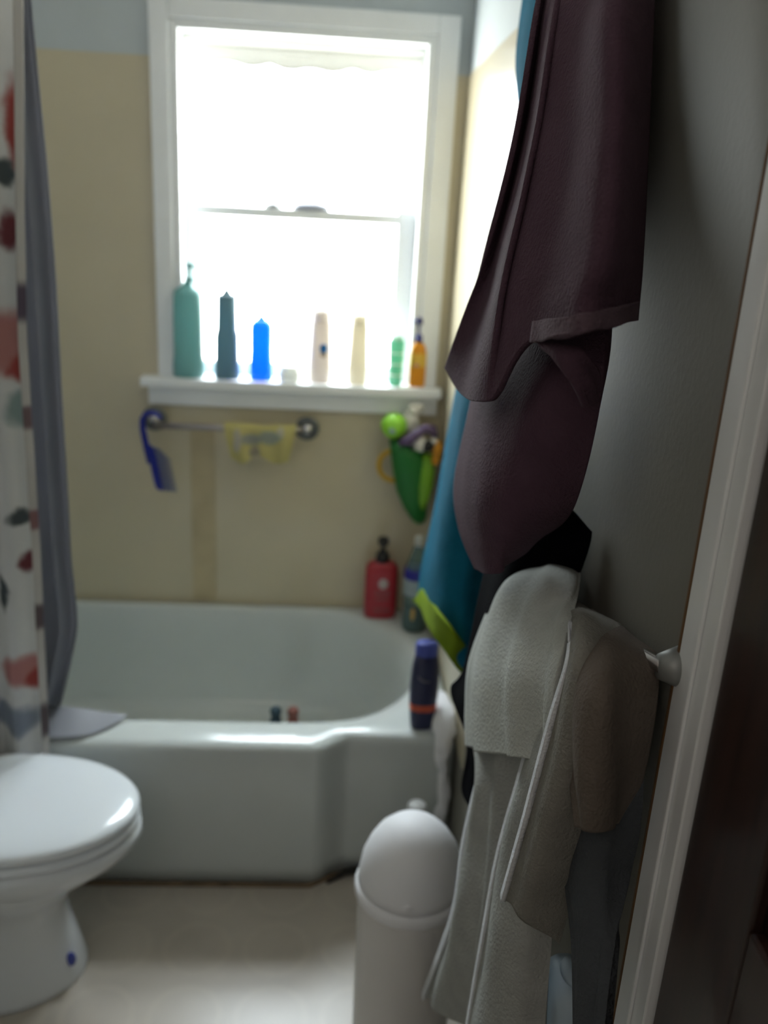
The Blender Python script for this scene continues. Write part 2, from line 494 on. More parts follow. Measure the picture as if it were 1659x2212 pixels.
loft(bm, [ring(OUT, 0, dyf=.012), ring(OUT, .05, dyf=.010), ring(OUT, .30, dyf=.008), ring(OUT, .345, dyf=.005), ring(OUT, .368, dyf=.0), ring(OUT, .379, .06, INN), ring(OUT, .385, .20, INN),
          ring(OUT, .386, .70, INN), ring(OUT, .384, .92, INN), ring(INN, .376), ring(INN, .362, sc=.985), ring(INN, .30, sc=.965), ring(INN, .20, sc=.93), ring(INN, .11, sc=.87), ring(INN, .075, sc=.80), ring(INN, .066, sc=.6), ring(INN, .064, sc=.2)], cap0=True)
link('tub_body', bm, enamel, tub, smooth=True)
caulk = mat('stained_brown_caulk', (.22, .15, .085), .7, var=.5, var_scale=25)
bm = bmesh.new()
tube(bm, [(x, yfront(x)+.004, .004) for x in [(-.62 + .05*i) for i in range(19)]], .006, n=8)
link('caulk_line', bm, caulk, tub, smooth=True)
bm = bmesh.new()
tube(bm, [(.02, -.742, .006), (.06, -.712, .010), (.11, -.700, .012), (.20, -.700, .012), (.30, -.700, .012)], .010, n=8, radii=[.003, .008, .010, .011, .010])
link('toe_strip', bm, mat('near_black_strip', (.02, .018, .016), .9), tub, smooth=True)  # near-black tube along the foot of the recessed apron
bm = bmesh.new(); lathe(bm, (-.90, -.345, .066), [(.028, 0), (.028, .003), (.02, .004)]); link('drain', bm, chrome, tub, smooth=True)

# ================================================================= TOILET
toilet = thing('toilet', (-.62, -.98, 0), 'white toilet with its lid closed beside the shower curtain', 'toilet')
def egg(cx, af, ab, hw, z, n=64, cy=-.98):
    r = []
    for i in range(n):
        a = 2*math.pi*i/n
        c, s_ = math.cos(a), math.sin(a)
        x = cx + (af if c > 0 else ab)*(abs(c)**.95)*(1 if c > 0 else -1)
        r.append((x, cy + hw*s_, z))
    return r
bm = bmesh.new()
loft(bm, [egg(-.68, .205, .20, .135, 0), egg(-.68, .204, .20, .133, .012), egg(-.68, .198, .19, .126, .035), egg(-.685, .186, .18, .116, .10), egg(-.69, .178, .18, .110, .16), egg(-.68, .192, .19, .117, .21),
          egg(-.66, .225, .20, .138, .26), egg(-.635, .262, .205, .158, .305), egg(-.62, .268, .21, .167, .335), egg(-.62, .266, .21, .166, .352), egg(-.62, .256, .20, .157, .357), egg(-.62, .20, .15, .115, .355), egg(-.62, .15, .12, .09, .26), egg(-.62, .06, .06, .05, .20)])
link('bowl', bm, porcelain, toilet, smooth=True)
bm = bmesh.new()
R_ = [egg(-.62, .258, .205, .163, .358), egg(-.62, .265, .21, .168, .364), egg(-.62, .265, .21, .168, .372), egg(-.62, .258, .205, .163, .377), egg(-.62, .17, .14, .10, .377), egg(-.62, .168, .138, .098, .358)]
vr = loft(bm, R_, False, False)
for i in range(64): bm.faces.new((vr[-1][i], vr[-1][(i+1) % 64], vr[0][(i+1) % 64], vr[0][i]))
link('seat', bm, lid_plastic, toilet, smooth=True)
bm = bmesh.new()
loft(bm, [egg(-.62, .255, .205, .160, .380), egg(-.62, .264, .21, .167, .385), egg(-.62, .265, .21, .168, .393), egg(-.62, .260, .207, .164, .400), egg(-.62, .246, .198, .154, .404), egg(-.62, .20, .16, .125, .4075), egg(-.62, .10, .09, .06, .4095)])
link('lid', bm, lid_plastic, toilet, smooth=True)
bm = bmesh.new(); tube(bm, [(-.835, -1.07, .382), (-.835, -.89, .382)], .011); link('hinge', bm, lid_plastic, toilet, smooth=True)
link('tank', B(-1.19, -.985, -1.16, -.83, .36, .72), porcelain, toilet, bevel=.025, seg=4)
link('tank_lid', B(-1.195, -.975, -1.17, -.825, .72, .755), porcelain, toilet, bevel=.012, seg=3)
bm = bmesh.new(); box(bm, -1.17, -.84, -1.08, -.88, .0, .365); link('rear_pedestal', bm, porcelain, toilet, bevel=.03, seg=4)
bm = bmesh.new(); ball(bm, (-.494, -1.020, .055), .011, (.9, .7, 1.5)); link('bolt_cap', bm, mat('blue_cap_plastic', (.06, .08, .35), .4), toilet, smooth=True)['label'] = 'small blue cap on the toilet base'

# ================================================================= CURTAINS
fab = mat('printed_curtain_fabric', (.85, .85, .85), .85, transl=.25, var=.10, var_scale=5)
RED, PINK, MAROON, TEALC, DARKC, BLUEC = (.42, .08, .07), (.56, .26, .25), (.20, .05, .06), (.34, .44, .44), (.09, .11, .12), (.30, .34, .42)
blobs(fab, [(-0.5571, 1.6147, .020, .085, RED), (-0.5825, 1.5497, .014, .024, DARKC), (-0.5828, 1.4528, .016, .036, MAROON), (-0.5983, 1.2551, .042, .060, PINK), (-0.5800, 1.2052, .022, .028, RED), (-0.5621, 1.2102, .010, .026, DARKC),
            (-0.5857, 1.1313, .030, .035, TEALC), (-0.6057, 0.9202, .020, .018, DARKC), (-0.5983, 0.8216, .016, .026, MAROON), (-0.6260, 0.5806, .045, .035, PINK), (-0.5999, 0.5543, .022, .026, RED),
            (-0.6540, 0.4647, .060, .035, BLUEC), (-0.6480, 0.7621, .012, .04, DARKC),
            (-.74, 1.60, .04, .06, PINK), (-.80, 1.42, .02, .03, DARKC), (-.78, 1.15, .04, .05, RED), (-.90, 1.30, .03, .05, TEALC), (-.95, 1.62, .03, .03, MAROON), (-.92, .95, .05, .04, PINK), (-.80, .72, .04, .03, BLUEC), (-1.06, 1.45, .05, .05, RED), (-1.05, 1.05, .02, .03, DARKC), (-1.04, .70, .03, .04, MAROON)])
ct = thing('shower_curtain', (-.85, -.80, 1.95), 'white shower curtain printed with red and dark flowers, drawn to the left', 'shower curtain')
def curtain_rows(x_right, x_left, yc, amp, cycles, zs, ph=0.0):
    rows = []
    for z, xr_, xl_, yy in zs:
        row = []
        N = 48
        for i in range(N+1):
            u = i/N
            row.append((xl_+(xr_-xl_)*u, yy + amp*math.sin(2*math.pi*cycles*u+ph), z))
        rows.append(row)
    return rows
zz = [(1.98, -.545, -1.15, -.79), (1.80, -.552, -1.15, -.79), (1.3, -.585, -1.15, -.788), (.9, -.592, -1.16, -.786), (.55, -.602, -1.16, -.783), (.22, -.612, -1.16, -.782)]
cloth('curtain_panel', curtain_rows(0, 0, 0, .020, 6.0, zz, 1.0), fab, ct, nu=190, nv=60, thick=.0012, fold=0, wob=.002)
hemf = mat('beige_curtain_hem', (.66, .63, .60), .85, transl=.2, var=.08)
blobs(hemf, [(-.57, 1.3320, .05, .035, (.13, .10, .14)), (-.57, 1.1197, .05, .022, (.22, .15, .16)), (-.58, 0.9171, .05, .020, (.30, .16, .16)), (-.59, 0.7085, .05, .028, (.16, .12, .13)), (-.59, 0.4664, .05, .04, (.14, .11, .12))], warp=.004)
hz = [[(x+.010, yy-.010, z), (x+.015, yy-.006, z), (x+.022, yy, z)] for (z, x, _, yy) in [(a, b_, c, d_-.004) for a, b_, c, d_ in zz]]
cloth('curtain_hem', hz, hemf, ct, nu=8, nv=60, thick=.003, fold=0, wob=.002)
link('curtain_rings', TO((-.56, -.80, 1.99), .022, .003, ax='X'), chrome, ct, smooth=True)
rod = T([(XL, -.80, 2.01), (XR, -.80, 2.01)], .0125)
tag(link('curtain_rod', rod, chrome, smooth=True), 'chrome curtain rod above the bathtub front', 'curtain rod')

lin_m = mat('grey_curtain_liner', (.35, .36, .40), .45, transl=.30, var=.10, var_scale=4)
ln_ = thing('curtain_liner', (-.80, -.72, 1.95), 'grey shower curtain liner hanging behind the printed curtain, its corner on the tub rim', 'curtain liner')
def LN(xr_, z, y=-.735): return [(-1.15, y, z), (-1.05, y+.012, z), (-.95, y-.010, z), (-.85, y+.012, z), (-.75, y-.008, z), (-.66, y+.012, z), (xr_-.055, y+.006, z), (xr_-.034, y-.012, z), (xr_-.014, y+.012, z), (xr_, y-.002, z)]
rows = [LN(x_, z_, y_) for x_, y_, z_ in ((-.527, -.755, 1.98), (-.527, -.755, 1.818), (-.519, -.752, 1.55), (-.517, -.752, 1.34), (-.523, -.740, 1.175), (-.529, -.725, .936), (-.535, -.710, .809), (-.537, -.690, .662), (-.546, -.684, .60), (-.583, -.665, .465), (-.600, -.660, .41))]
cloth('liner_panel', rows, lin_m, ln_, nu=150, nv=70, thick=.001, fold=0, wob=.004, axis=1)
rows = [[(-.68, -.652, .416), (-.62, -.656, .414), (-.57, -.660, .416), (-.52, -.656, .410), (-.448, -.652, .394)],
        [(-.68, -.690, .412), (-.62, -.694, .404), (-.57, -.692, .408), (-.52, -.692, .402), (-.472, -.688, .393)],
        [(-.68, -.745, .394), (-.62, -.748, .394), (-.58, -.748, .393), (-.54, -.738, .392), (-.505, -.722, .391)]]
cloth('liner_corner', rows, lin_m, ln_, nu=40, nv=20, thick=.001, fold=.0, wob=.006, axis=2)

# ================================================================= SILL BOTTLES
SZ = 1.0605; SY = -.012
def bottle(name, label, c, body, bm_mat, cap=None, cap_mat=None, sy=.75, power=2.6, group=None, cat='bottle', rot=0, n=36):
    t = thing(name, c, label, cat, group)
    link('body', L(c, body, sy=sy, power=power, rot=rot, n=n), bm_mat, t, smooth=True)
    if cap: link('cap', L(c, cap, sy=1.0 if sy > .9 else min(1, sy*1.15), rot=rot), cap_mat, t, smooth=True)
    return t
G = 'bottles on the window sill'
teal_tr = mat('translucent_teal_plastic', (.20, .36, .345), .35, transl=.35)
teal_dk = mat('dark_teal_plastic', (.13, .21, .24), .35, transl=.34)
blue_tr = mat('bright_blue_gel', (.012, .27, .92), .25, transl=.45)
cream = mat('cream_bottle_plastic', (.78, .72, .67), .4, transl=.16)
cream2 = mat('pale_yellow_bottle_plastic', (.80, .75, .63), .4, transl=.18)
green_tr = mat('green_tumbler_plastic', (.22, .50, .36), .3, transl=.5)
orange_tr = mat('orange_lotion_plastic', (.80, .36, .02), .35, transl=.35)
white_pl = mat('white_soap_plastic', (.78, .78, .73), .45, transl=.3)
t = bottle('shampoo_bottle', 'tall teal pump bottle at the left end of the window sill', (-.400, SY, SZ), [(.036, 0), (.041, .004), (.042, .03), (.039, .06), (.0385, .15), (.037, .215), (.033, .228), (.022, .236), (.012, .242), (.011, .250)], teal_tr, group=G)
c = (-.393, SY, SZ)
link('pump', L(c, [(.011, .250), (.013, .251), (.013, .262), (.005, .263), (.005, .285), (.011, .286), (.010, .298), (.004, .300)]), teal_tr, t, smooth=True)
link('nozzle', T([(-.393, SY, SZ+.291), (-.372, SY-.005, SZ+.290), (-.366, SY-.006, SZ+.283)], .004), teal_tr, t, smooth=True)
t = bottle('shampoo_bottle', 'dark teal bottle with a pointed nozzle, second from the left on the sill', (-.297, SY, SZ), [(.032, 0), (.0345, .004), (.034, .035), (.0315, .045), (.0305, .115), (.0285, .124), (.0265, .130), (.0255, .175), (.0248, .218), (.021, .222)], teal_dk, group=G)
link('nozzle', L((-.297, SY, SZ), [(.015, .221), (.010, .229), (.0055, .236), (.0042, .244), (.0038, .268), (.002, .270)]), teal_dk, t, smooth=True)
t = bottle('shower_gel_bottle', 'bright blue bottle, third from the left on the sill', (-.205, SY, SZ), [(.028, 0), (.031, .004), (.0305, .03), (.0288, .08), (.029, .135), (.0275, .148), (.020, .158), (.014, .161)], blue_tr, [(.014, .160), (.010, .165), (.005, .172), (.003, .176)], blue_tr, group=G)
t = bottle('soap_tub', 'low white soap tub between the blue bottle and the cream bottle', (-.127, SY-.01, SZ), [(.026, 0), (.028, .003), (.028, .026), (.025, .029)], white_pl, [(.0265, .028), (.027, .030), (.026, .040), (.021, .044), (.004, .045)], white_pl, cat='tub', sy=.8, power=3.0)
t = bottle('lotion_bottle', 'cream bottle with a blue emblem in the middle of the sill', (-.045, SY, SZ), [(.029, 0), (.0315, .004), (.031, .06), (.0285, .125), (.0275, .158), (.0265, .164), (.0255, .165)], cream, [(.0255, .164), (.0255, .186), (.021, .196), (.004, .199)], cream, group=G)
bl = mat('blue_emblem_ink', (.03, .20, .52), .5, transl=.2)
bm = bmesh.new(); ball(bm, (-.036, SY-.0225, SZ+.094), .0105, (1, .25, 1.25)); link('emblem', bm, bl, t, smooth=True)
bm = bmesh.new(); ball(bm, (-.037, SY-.0225, SZ+.078), .009, (1, .22, .8)); link('emblem_lower_band', bm, mat('tan_label_ink', (.40, .33, .24), .6), t, smooth=True)  # tan printed band below the blue emblem
t = bottle('lotion_bottle', 'narrow pale yellow bottle right of the cream bottle with the blue emblem', (.058, SY, SZ), [(.025, 0), (.0275, .004), (.027, .06), (.0245, .12), (.0235, .155), (.0225, .160)], cream2, [(.0222, .159), (.0215, .180), (.017, .188), (.003, .190)], cream2, group=G)
t = thing('bath_tumbler', (.162, SY-.004, SZ), 'green and white striped tube beside the orange pump bottle', 'tube')
link('body', L((.162, SY-.004, SZ), [(.015, 0), (.017, .003), (.020, .06), (.022, .122), (.020, .124)], sy=.8), green_tr, t, smooth=True)
for k, zz_ in enumerate((.03, .06, .09)):
    link('stripe', TO((.162, SY-.004, SZ+zz_), .0185+.0009*k, .0022, n=28, m=8), white_pl, t, smooth=True)
link('cap', L((.162, SY-.004, SZ), [(.018, .124), (.016, .134), (.006, .138)], sy=.8), mat('pale_green_cap', (.50, .66, .55), .4, transl=.4), t, smooth=True)
t = bottle('sunscreen_bottle', 'orange bottle with a navy pump at the right end of the sill', (.222, SY, SZ), [(.020, 0), (.023, .004), (.0235, .05), (.0225, .090), (.018, .112), (.010, .122)], orange_tr, group=G)
link('yellow_label', L((.222, SY, SZ), [(.0236, .055), (.0239, .056), (.0232, .090), (.0225, .091)], sy=.76, power=2.6), mat('yellow_label', (.85, .58, .08), .5, transl=.3), t, smooth=True)
link('pump', L((.222, SY, SZ), [(.0105, .121), (.011, .123), (.0105, .140), (.005, .143), (.0045, .168), (.009, .170), (.008, .184), (.003, .188)]), navy_plastic, t, smooth=True)
link('nozzle', T([(.222, SY, SZ+.177), (.209, SY-.004, SZ+.178), (.204, SY-.005, SZ+.172)], .0035), navy_plastic, t, smooth=True)
link('emblem', BL((.218, SY-.0185, SZ+.060), .006, (1, .2, .7)), mat('red_white_ink', (.55, .25, .25), .5), t, smooth=True)

# ================================================================= RAIL UNDER THE WINDOW
rail = thing('towel_rail', (-.28, -.06, .935), 'short metal towel rail on the tan wall under the window sill', 'towel rail')
link('bar', T([(-.492, -.055, .930), (-.30, -.055, .930), (-.088, -.055, .934)], .0095), mat('brushed_rail_metal', (.42, .38, .37), .35, metal=.8), rail, smooth=True)
for x, z in ((-.492, .945), (-.075, .934)):
    bm = bmesh.new(); torus(bm, (x, -.040, z), .024, .010, ax='Y', n=36)
    link('flange', bm, dull_metal, rail, smooth=True)
    bm = bmesh.new(); tube(bm, [(x, -.004, z), (x, -.055, z-.003)], .014, n=20); link('post', bm, chrome, rail, smooth=True)
# comb
comb_m = mat('blue_comb_plastic', (.012, .022, .26), .3, transl=.12)
comb_teeth = mat('thin_blue_teeth', (.03, .07, .27), .35, transl=.3)
cb = thing('hanging_comb', (-.5, -.078, .96), 'blue wide comb hung by its hooked handle from the rail under the window', 'comb')
hook = [(-.468, -.079, .952), (-.472, -.079, .964), (-.490, -.079, .970), (-.506, -.079, .966), (-.516, -.079, .950), (-.516, -.079, .925), (-.511, -.079, .895), (-.505, -.079, .865), (-.498, -.079, .83)]
bm = bmesh.new(); tube(bm, hook, .008, n=12, radii=[.006, .0075, .008, .008, .008, .0085, .009, .010, .010]); link('hook_handle', bm, comb_m, cb, smooth=True)
bm = bmesh.new()
pts = [(-.508, .880), (-.502, .840), (-.494, .795), (-.487, .762), (-.478, .752), (-.466, .752), (-.468, .775), (-.476, .820), (-.486, .865), (-.494, .880)]
rings = [[(x, yy, z) for x, z in pts] for yy in (-.083, -.075)]
loft(bm, rings); link('spine', bm, comb_m, cb, bevel=.002)
bm = bmesh.new()
for i in range(22):
    u = i/21
    x0 = -.490 + .022*u; z0 = .872 - .118*u
    ln_t = .040*min(1, .45+2.5*u)
    tube(bm, [(x0-.002, -.079, z0), (x0+ln_t*.5, -.079, z0-.001), (x0+ln_t, -.079, z0-.003)], .002, n=6, radii=[.0022, .0020, .0012])
link('teeth', bm, comb_teeth, cb, smooth=True)
# yellow cloth over the rail
yc = mat('yellow_patterned_cloth', (.56, .50, .20), .85, transl=.15, var=.15, var_scale=30)
blobs(yc, [(-.225, .905, .030, .016, (.30, .31, .27)), (-.175, .912, .032, .018, (.30, .33, .28)), (-.262, .900, .010, .030, (.45, .42, .36)), (-.215, .870, .016, .018, (.34, .30, .22)), (-.145, .930, .010, .014, (.50, .48, .38))], warp=.008)
wc = thing('wash_mitt', (-.21, -.06, .94), 'crumpled yellow patterned washcloth draped over the rail under the window', 'washcloth')
rows = [[(-.298, -.040, .905), (-.25, -.040, .910), (-.20, -.040, .905), (-.15, -.040, .910), (-.105, -.040, .915)],
        [(-.298, -.052, .944), (-.25, -.052, .944), (-.20, -.052, .942), (-.15, -.052, .944), (-.105, -.052, .947)],
        [(-.300, -.068, .934), (-.25, -.070, .934), (-.20, -.068, .930), (-.15, -.070, .934), (-.104, -.068, .938)],
        [(-.290, -.074, .890), (-.25, -.078, .885), (-.205, -.070, .885), (-.155, -.078, .880), (-.112, -.074, .895)],
        [(-.280, -.070, .850), (-.245, -.076, .838), (-.208, -.072, .862), (-.160, -.078, .840), (-.122, -.072, .848)]]
cloth('cloth_panel', rows, yc, wc, nu=60, nv=40, thick=.003, fold=.004, ff=3.0, wob=.008, axis=1)

# ================================================================= CORNER TOYS
lime = mat('lime_plastic', (.26, .62, .03), .3, coat=.3)
grass = mat('green_plastic', (.012, .16, .025), .4)
limep = mat('lime_panel_plastic', (.18, .40, .02), .4)
orng = mat('orange_yellow_plastic', (.50, .30, .02), .4)
toyb = thing('bath_toy_holder', (.225, -.05, .67), 'green hanging bath toy holder with orange loops in the corner under the sill', 'toy holder')
bm = bmesh.new()
ctr = [(.205, -.058, .905, .050), (.212, -.058, .87, .052), (.218, -.056, .82, .050), (.226, -.054, .77, .043), (.238, -.050, .72, .032), (.250, -.046, .685, .020), (.254, -.044, .672, .010)]
rings = []
for (x, y, z, r) in ctr: rings.append([(x + r*math.cos(a)*1.0, y + r*math.sin(a)*.75, z + .018*math.cos(a)*-1*(z > .8)) for a in [2*math.pi*k/32 for k in range(32)]])
vr = loft(bm, rings, False, True)
link('pouch', bm, grass, toyb, smooth=True).modifiers.new('solidify', 'SOLIDIFY').thickness = .003
bm = bmesh.new()
ctr = [(.262, -.078, .885, .018), (.262, -.082, .84, .022), (.260, -.082, .79, .021), (.258, -.078, .75, .015), (.256, -.070, .72, .007)]
loft(bm, [[(x + r*math.cos(a), y + r*.7*math.sin(a), z) for a in [2*math.pi*k/20 for k in range(20)]] for x, y, z, r in ctr])
link('side_panel', bm, limep, toyb, smooth=True)
bm = bmesh.new(); torus(bm, (.172, -.055, .842), .044, .0075, ax='Y', n=40, a0=math.radians(95), a1=math.radians(285)); link('handle', bm, orng, toyb, smooth=True)
bm = bmesh.new(); torus(bm, (.268, -.055, .880), .030, .008, ax='Y', n=40, a0=math.radians(-80), a1=math.radians(100)); link('handle', bm, orng, toyb, smooth=True)
bm = bmesh.new(); lathe(bm, (.26, -.03, .73), [(.008, 0), (.011, .01), (.010, .03), (.004, .04)]); link('spot', bm, mat('orange_toy_spot', (.50, .17, .02), .5), toyb, smooth=True)
bm = bmesh.new(); tube(bm, [(.225, -.058, .90), (.225, -.02, .905), (.225, -.004, .905)], .012, n=16); link('wall_cup', bm, mat('clear_suction_cup', (.5, .5, .48), .3), toyb, smooth=True)
t = thing('toy_ball', (.163, -.062, .958), 'lime green toy ball resting on top of the green toy holder', 'ball')
link('ball', BL((.163, -.066, .958), .036), lime, t, smooth=True)
link('mark', BL((.158, -.099, .952), .010, (1, .35, 1)), mat('grey_blue_ball_mark', (.28, .42, .38), .5), t, smooth=True)
wt = mat('white_toy_plastic', (.72, .70, .64), .45)
t = thing('bath_toy', (.212, -.05, .93), 'white lumpy bath toy behind the lime green ball', 'toy', 'toys in the holder')
bm = bmesh.new(); ball(bm, (.208, -.045, .965), .026, (1, 1, 1.35)); ball(bm, (.216, -.050, 1.000), .019); ball(bm, (.226, -.050, 1.010), .012, (1.4, 1, .8)); link('toy_body', bm, wt, t, smooth=True)
pur = mat('purple_toy_plastic', (.10, .065, .14), .45)
t = thing('bath_toy', (.21, -.09, .93), 'dark purple curved bath toy lying across the green toy holder', 'toy', 'toys in the holder')
bm = bmesh.new(); tube(bm, [(.178, -.098, .918), (.200, -.104, .925), (.222, -.104, .945), (.245, -.100, .962), (.268, -.090, .955), (.280, -.080, .935)], .012, n=14, radii=[.008, .015, .013, .012, .015, .008]); link('toy_body', bm, pur, t, smooth=True)
t = thing('bath_toy', (.256, -.1, .93), 'black and white bath toy beside the purple toy', 'toy', 'toys in the holder')
bm = bmesh.new(); ball(bm, (.256, -.105, .915), .016, (1.1, .9, 1)); link('toy_head', bm, black_plastic, t, smooth=True)
bm = bmesh.new(); ball(bm, (.237, -.098, .917), .019, (1.1, .9, 1.1)); ball(bm, (.272, -.095, .925), .012); link('toy_body', bm, wt, t, smooth=True)
t = thing('bath_toy', (.278, -.07, .9), 'orange bath toy at the right of the green toy holder', 'toy', 'toys in the holder')
bm = bmesh.new(); ball(bm, (.283, -.095, .905), .016, (.9, 1, 1.6)); ball(bm, (.281, -.098, .875), .013, (.9, 1, 1.3)); link('toy_body', bm, mat('bright_orange_plastic', (.62, .27, .02), .4), t, smooth=True)

# ================================================================= BOTTLES ON THE TUB
TZ = .3865
red = mat('red_bottle_plastic', (.36, .018, .03), .3, coat=.2)
c = (.152, -.068, TZ)
t = bottle('body_wash_bottle', 'red pump bottle with a white emblem on the back corner of the tub', c, [(.044, 0), (.047, .005), (.048, .03), (.048, .13), (.046, .155), (.036, .168), (.018, .175)], red, sy=.62, power=3.2)
link('pump_collar', L(c, [(.020, .172), (.021, .175), (.019, .195), (.011, .198), (.010, .206)]), black_plastic, t, smooth=True)
link('pump_stem', L(c, [(.006, .200), (.006, .222)]), black_plastic, t, smooth=True)
link('pump_head', L(c, [(.013, .221), (.016, .226), (.015, .242), (.006, .247)]), black_plastic, t, smooth=True)
link('nozzle', T([(.152, -.068, TZ+.234), (.150, -.095, TZ+.232), (.150, -.102, TZ+.225)], .005), black_plastic, t, smooth=True)
ink = mat('pale_label_ink', (.52, .45, .45), .6)
dim_ink = mat('dull_red_label_ink', (.30, .07, .08), .6)
link('emblem', BL((.156, -.0985, TZ+.112), .016, (.85, .12, 1)), ink, t, smooth=True)
for z, h, w_ in ((.078, .010, .021), (.062, .006, .018), (.030, .005, .024), (.022, .004, .020)):
    link('label_line', B(.155-w_, .155+w_, -.1005, -.0965, TZ+z, TZ+z+h), dim_ink, t, bevel=.001)
clear_teal = mat('clear_teal_plastic', (.30, .46, .44), .12, transm=.75, ior=1.35)
c = (.246, -.150, TZ)
t = bottle('mouthwash_bottle', 'clear teal bottle with a blue label beside the red pump bottle', c, [(.030, 0), (.035, .006), (.036, .03), (.033, .07), (.036, .11), (.036, .165), (.030, .20), (.018, .235), (.011, .26)], clear_teal, [(.013, .256), (.0135, .26), (.0125, .282), (.004, .285)], mat('pale_clear_cap', (.62, .64, .60), .3, transl=.3), sy=1.0, power=2.0)
link('blue_label', L(c, [(.0366, .160), (.0368, .161), (.0345, .188), (.0335, .189)]), mat('deep_blue_label', (.02, .02, .24), .5), t, smooth=True)
link('white_label', L(c, [(.0366, .112), (.0368, .113), (.0368, .158), (.0366, .159)]), mat('grey_white_label', (.30, .36, .38), .6), t, smooth=True)
link('orange_mark', BL((.238, -.1855, TZ+.060), .010, (.6, .25, 2.0)), mat('orange_label_ink', (.50, .33, .10), .5), t, smooth=True)
link('liquid', L(c, [(.028, .003), (.033, .008), (.034, .03), (.031, .068), (.030, .075)]), mat('dark_teal_liquid', (.03, .10, .11), .3), t, smooth=True)
navy = mat('dark_navy_bottle_plastic', (.022, .026, .075), .35, coat=.1)
c = (.226, -.662, TZ)
t = bottle('shampoo_bottle', 'navy shampoo bottle with an orange stripe on the front corner of the tub', c, [(.023, 0), (.026, .004), (.029, .03), (.0325, .085), (.033, .125), (.030, .165), (.025, .190)], navy, [(.0255, .189), (.026, .191), (.0262, .212), (.024, .219), (.004, .221)], mat('mid_blue_cap_plastic', (.06, .085, .38), .4), sy=.62, power=2.6)
link('orange_stripe', L(c, [(.0306, .050), (.0310, .051), (.0319, .066), (.0315, .067)], sy=.64, power=2.6), mat('orange_stripe_ink', (.52, .09, .045), .5), t, smooth=True)
bm = bmesh.new(); tube(bm, [(.208, -.6815, TZ+.143), (.214, -.6825, TZ+.136), (.224, -.6828, TZ+.131), (.236, -.6825, TZ+.130)], .0022, n=8, radii=[.002, .003, .003, .0015]); link('logo_stroke', bm, mat('faint_grey_ink', (.14, .14, .20), .5), t, smooth=True)
# two small toys in the tub
for nm, lb, x, y, cl in (('tub_toy', 'small dark bath toy peeking over the tub rim', -.121, -.50, (.02, .05, .07)), ('tub_toy', 'small reddish brown bath toy beside the dark one in the tub', -.078, -.50, (.22, .08, .06))):
    z0 = .0668
    t = thing(nm, (x, y, z0), lb, 'toy')
    mm = mat('toy_rubber_%d' % int(cl[0]*100), cl, .4)
    link('toy_body', L((x, y, z0), [(.018, 0), (.022, .01), (.021, .12), (.016, .22), (.010, .245)]), mm, t, smooth=True)
    link('toy_head', BL((x, y, z0+.252), .015), mm, t, smooth=True)

# ================================================================= BIN
CX, CY = .160, -1.200
can = thing('trash_bin', (CX, CY, 0), 'white plastic trash bin with a dome lid in front of the tub', 'trash bin')
link('bin_body', L((CX, CY, 0), [(.084, 0), (.087, .006), (.0885, .20), (.0905, .385), (.092, .405)], n=64), can_body, can, smooth=True)
link('lid_rim', L((CX, CY, 0), [(.0935, .398), (.0965, .402), (.097, .414), (.0935, .422), (.088, .424)], n=64), can_white, can, smooth=True)
link('dome_lid', L((CX, CY, .422), [(.0915, 0), (.0905, .018), (.086, .045), (.077, .070), (.064, .092), (.047, .109), (.028, .119), (.010, .1225)], n=64), can_white, can, smooth=True)
bm = bmesh.new(); ball(bm, (CX-.012, CY-.0905, .440), .006, (1.4, .6, 1.2)); link('flap_tab', bm, can_white, can, smooth=True)
# clear bottle behind the bin
c = (.205, -.865, 0)
t = thing('clear_bottle', c, 'small clear plastic bottle top showing behind the white trash bin', 'bottle')
link('body', L(c, [(.028, 0), (.030, .005), (.030, .22), (.022, .27), (.012, .295)]), mat('clear_plastic', (.75, .76, .75), .15, transm=.8, ior=1.3), t, smooth=True)
link('cap', L(c, [(.020, .294), (.021, .297), (.020, .322), (.016, .326)]), mat('milky_cap', (.52, .52, .50), .35, transl=.3), t, smooth=True)
# white rag over the tub corner
rag_m = mat('white_rag', (.90, .90, .92), .85, bump=.4, bump_scale=90, transl=.2)
path = [(.280, -.545, .400, .008), (.281, -.575, .410, .018), (.280, -.63, .416, .024), (.276, -.685, .418, .026), (.272, -.718, .402, .023), (.270, -.731, .355, .015), (.274, -.730, .31, .011), (.281, -.730, .265, .012), (.280, -.732, .225, .013), (.272, -.735, .18, .014), (.266, -.737, .10, .013), (.264, -.738, .004, .012)]
bm = bmesh.new()
NP = 80
cpts = [cr([Vector(q_[:3]) for q_ in path], k_/(NP-1)) for k_ in range(NP)]
rads = [cr([Vector((q_[3], 0, 0)) for q_ in path], k_/(NP-1)).x for k_ in range(NP)]
tube(bm, cpts, .01, n=30, radii=rads)
for v_ in bm.verts:
    n_ = noise.noise_vector(v_.co*38) + .6*noise.noise_vector(v_.co*90)
    v_.co += n_*.0055
tag(link('white_rag', bm, rag_m, smooth=True), 'twisted white rag hanging over the front right tub corner', 'rag')

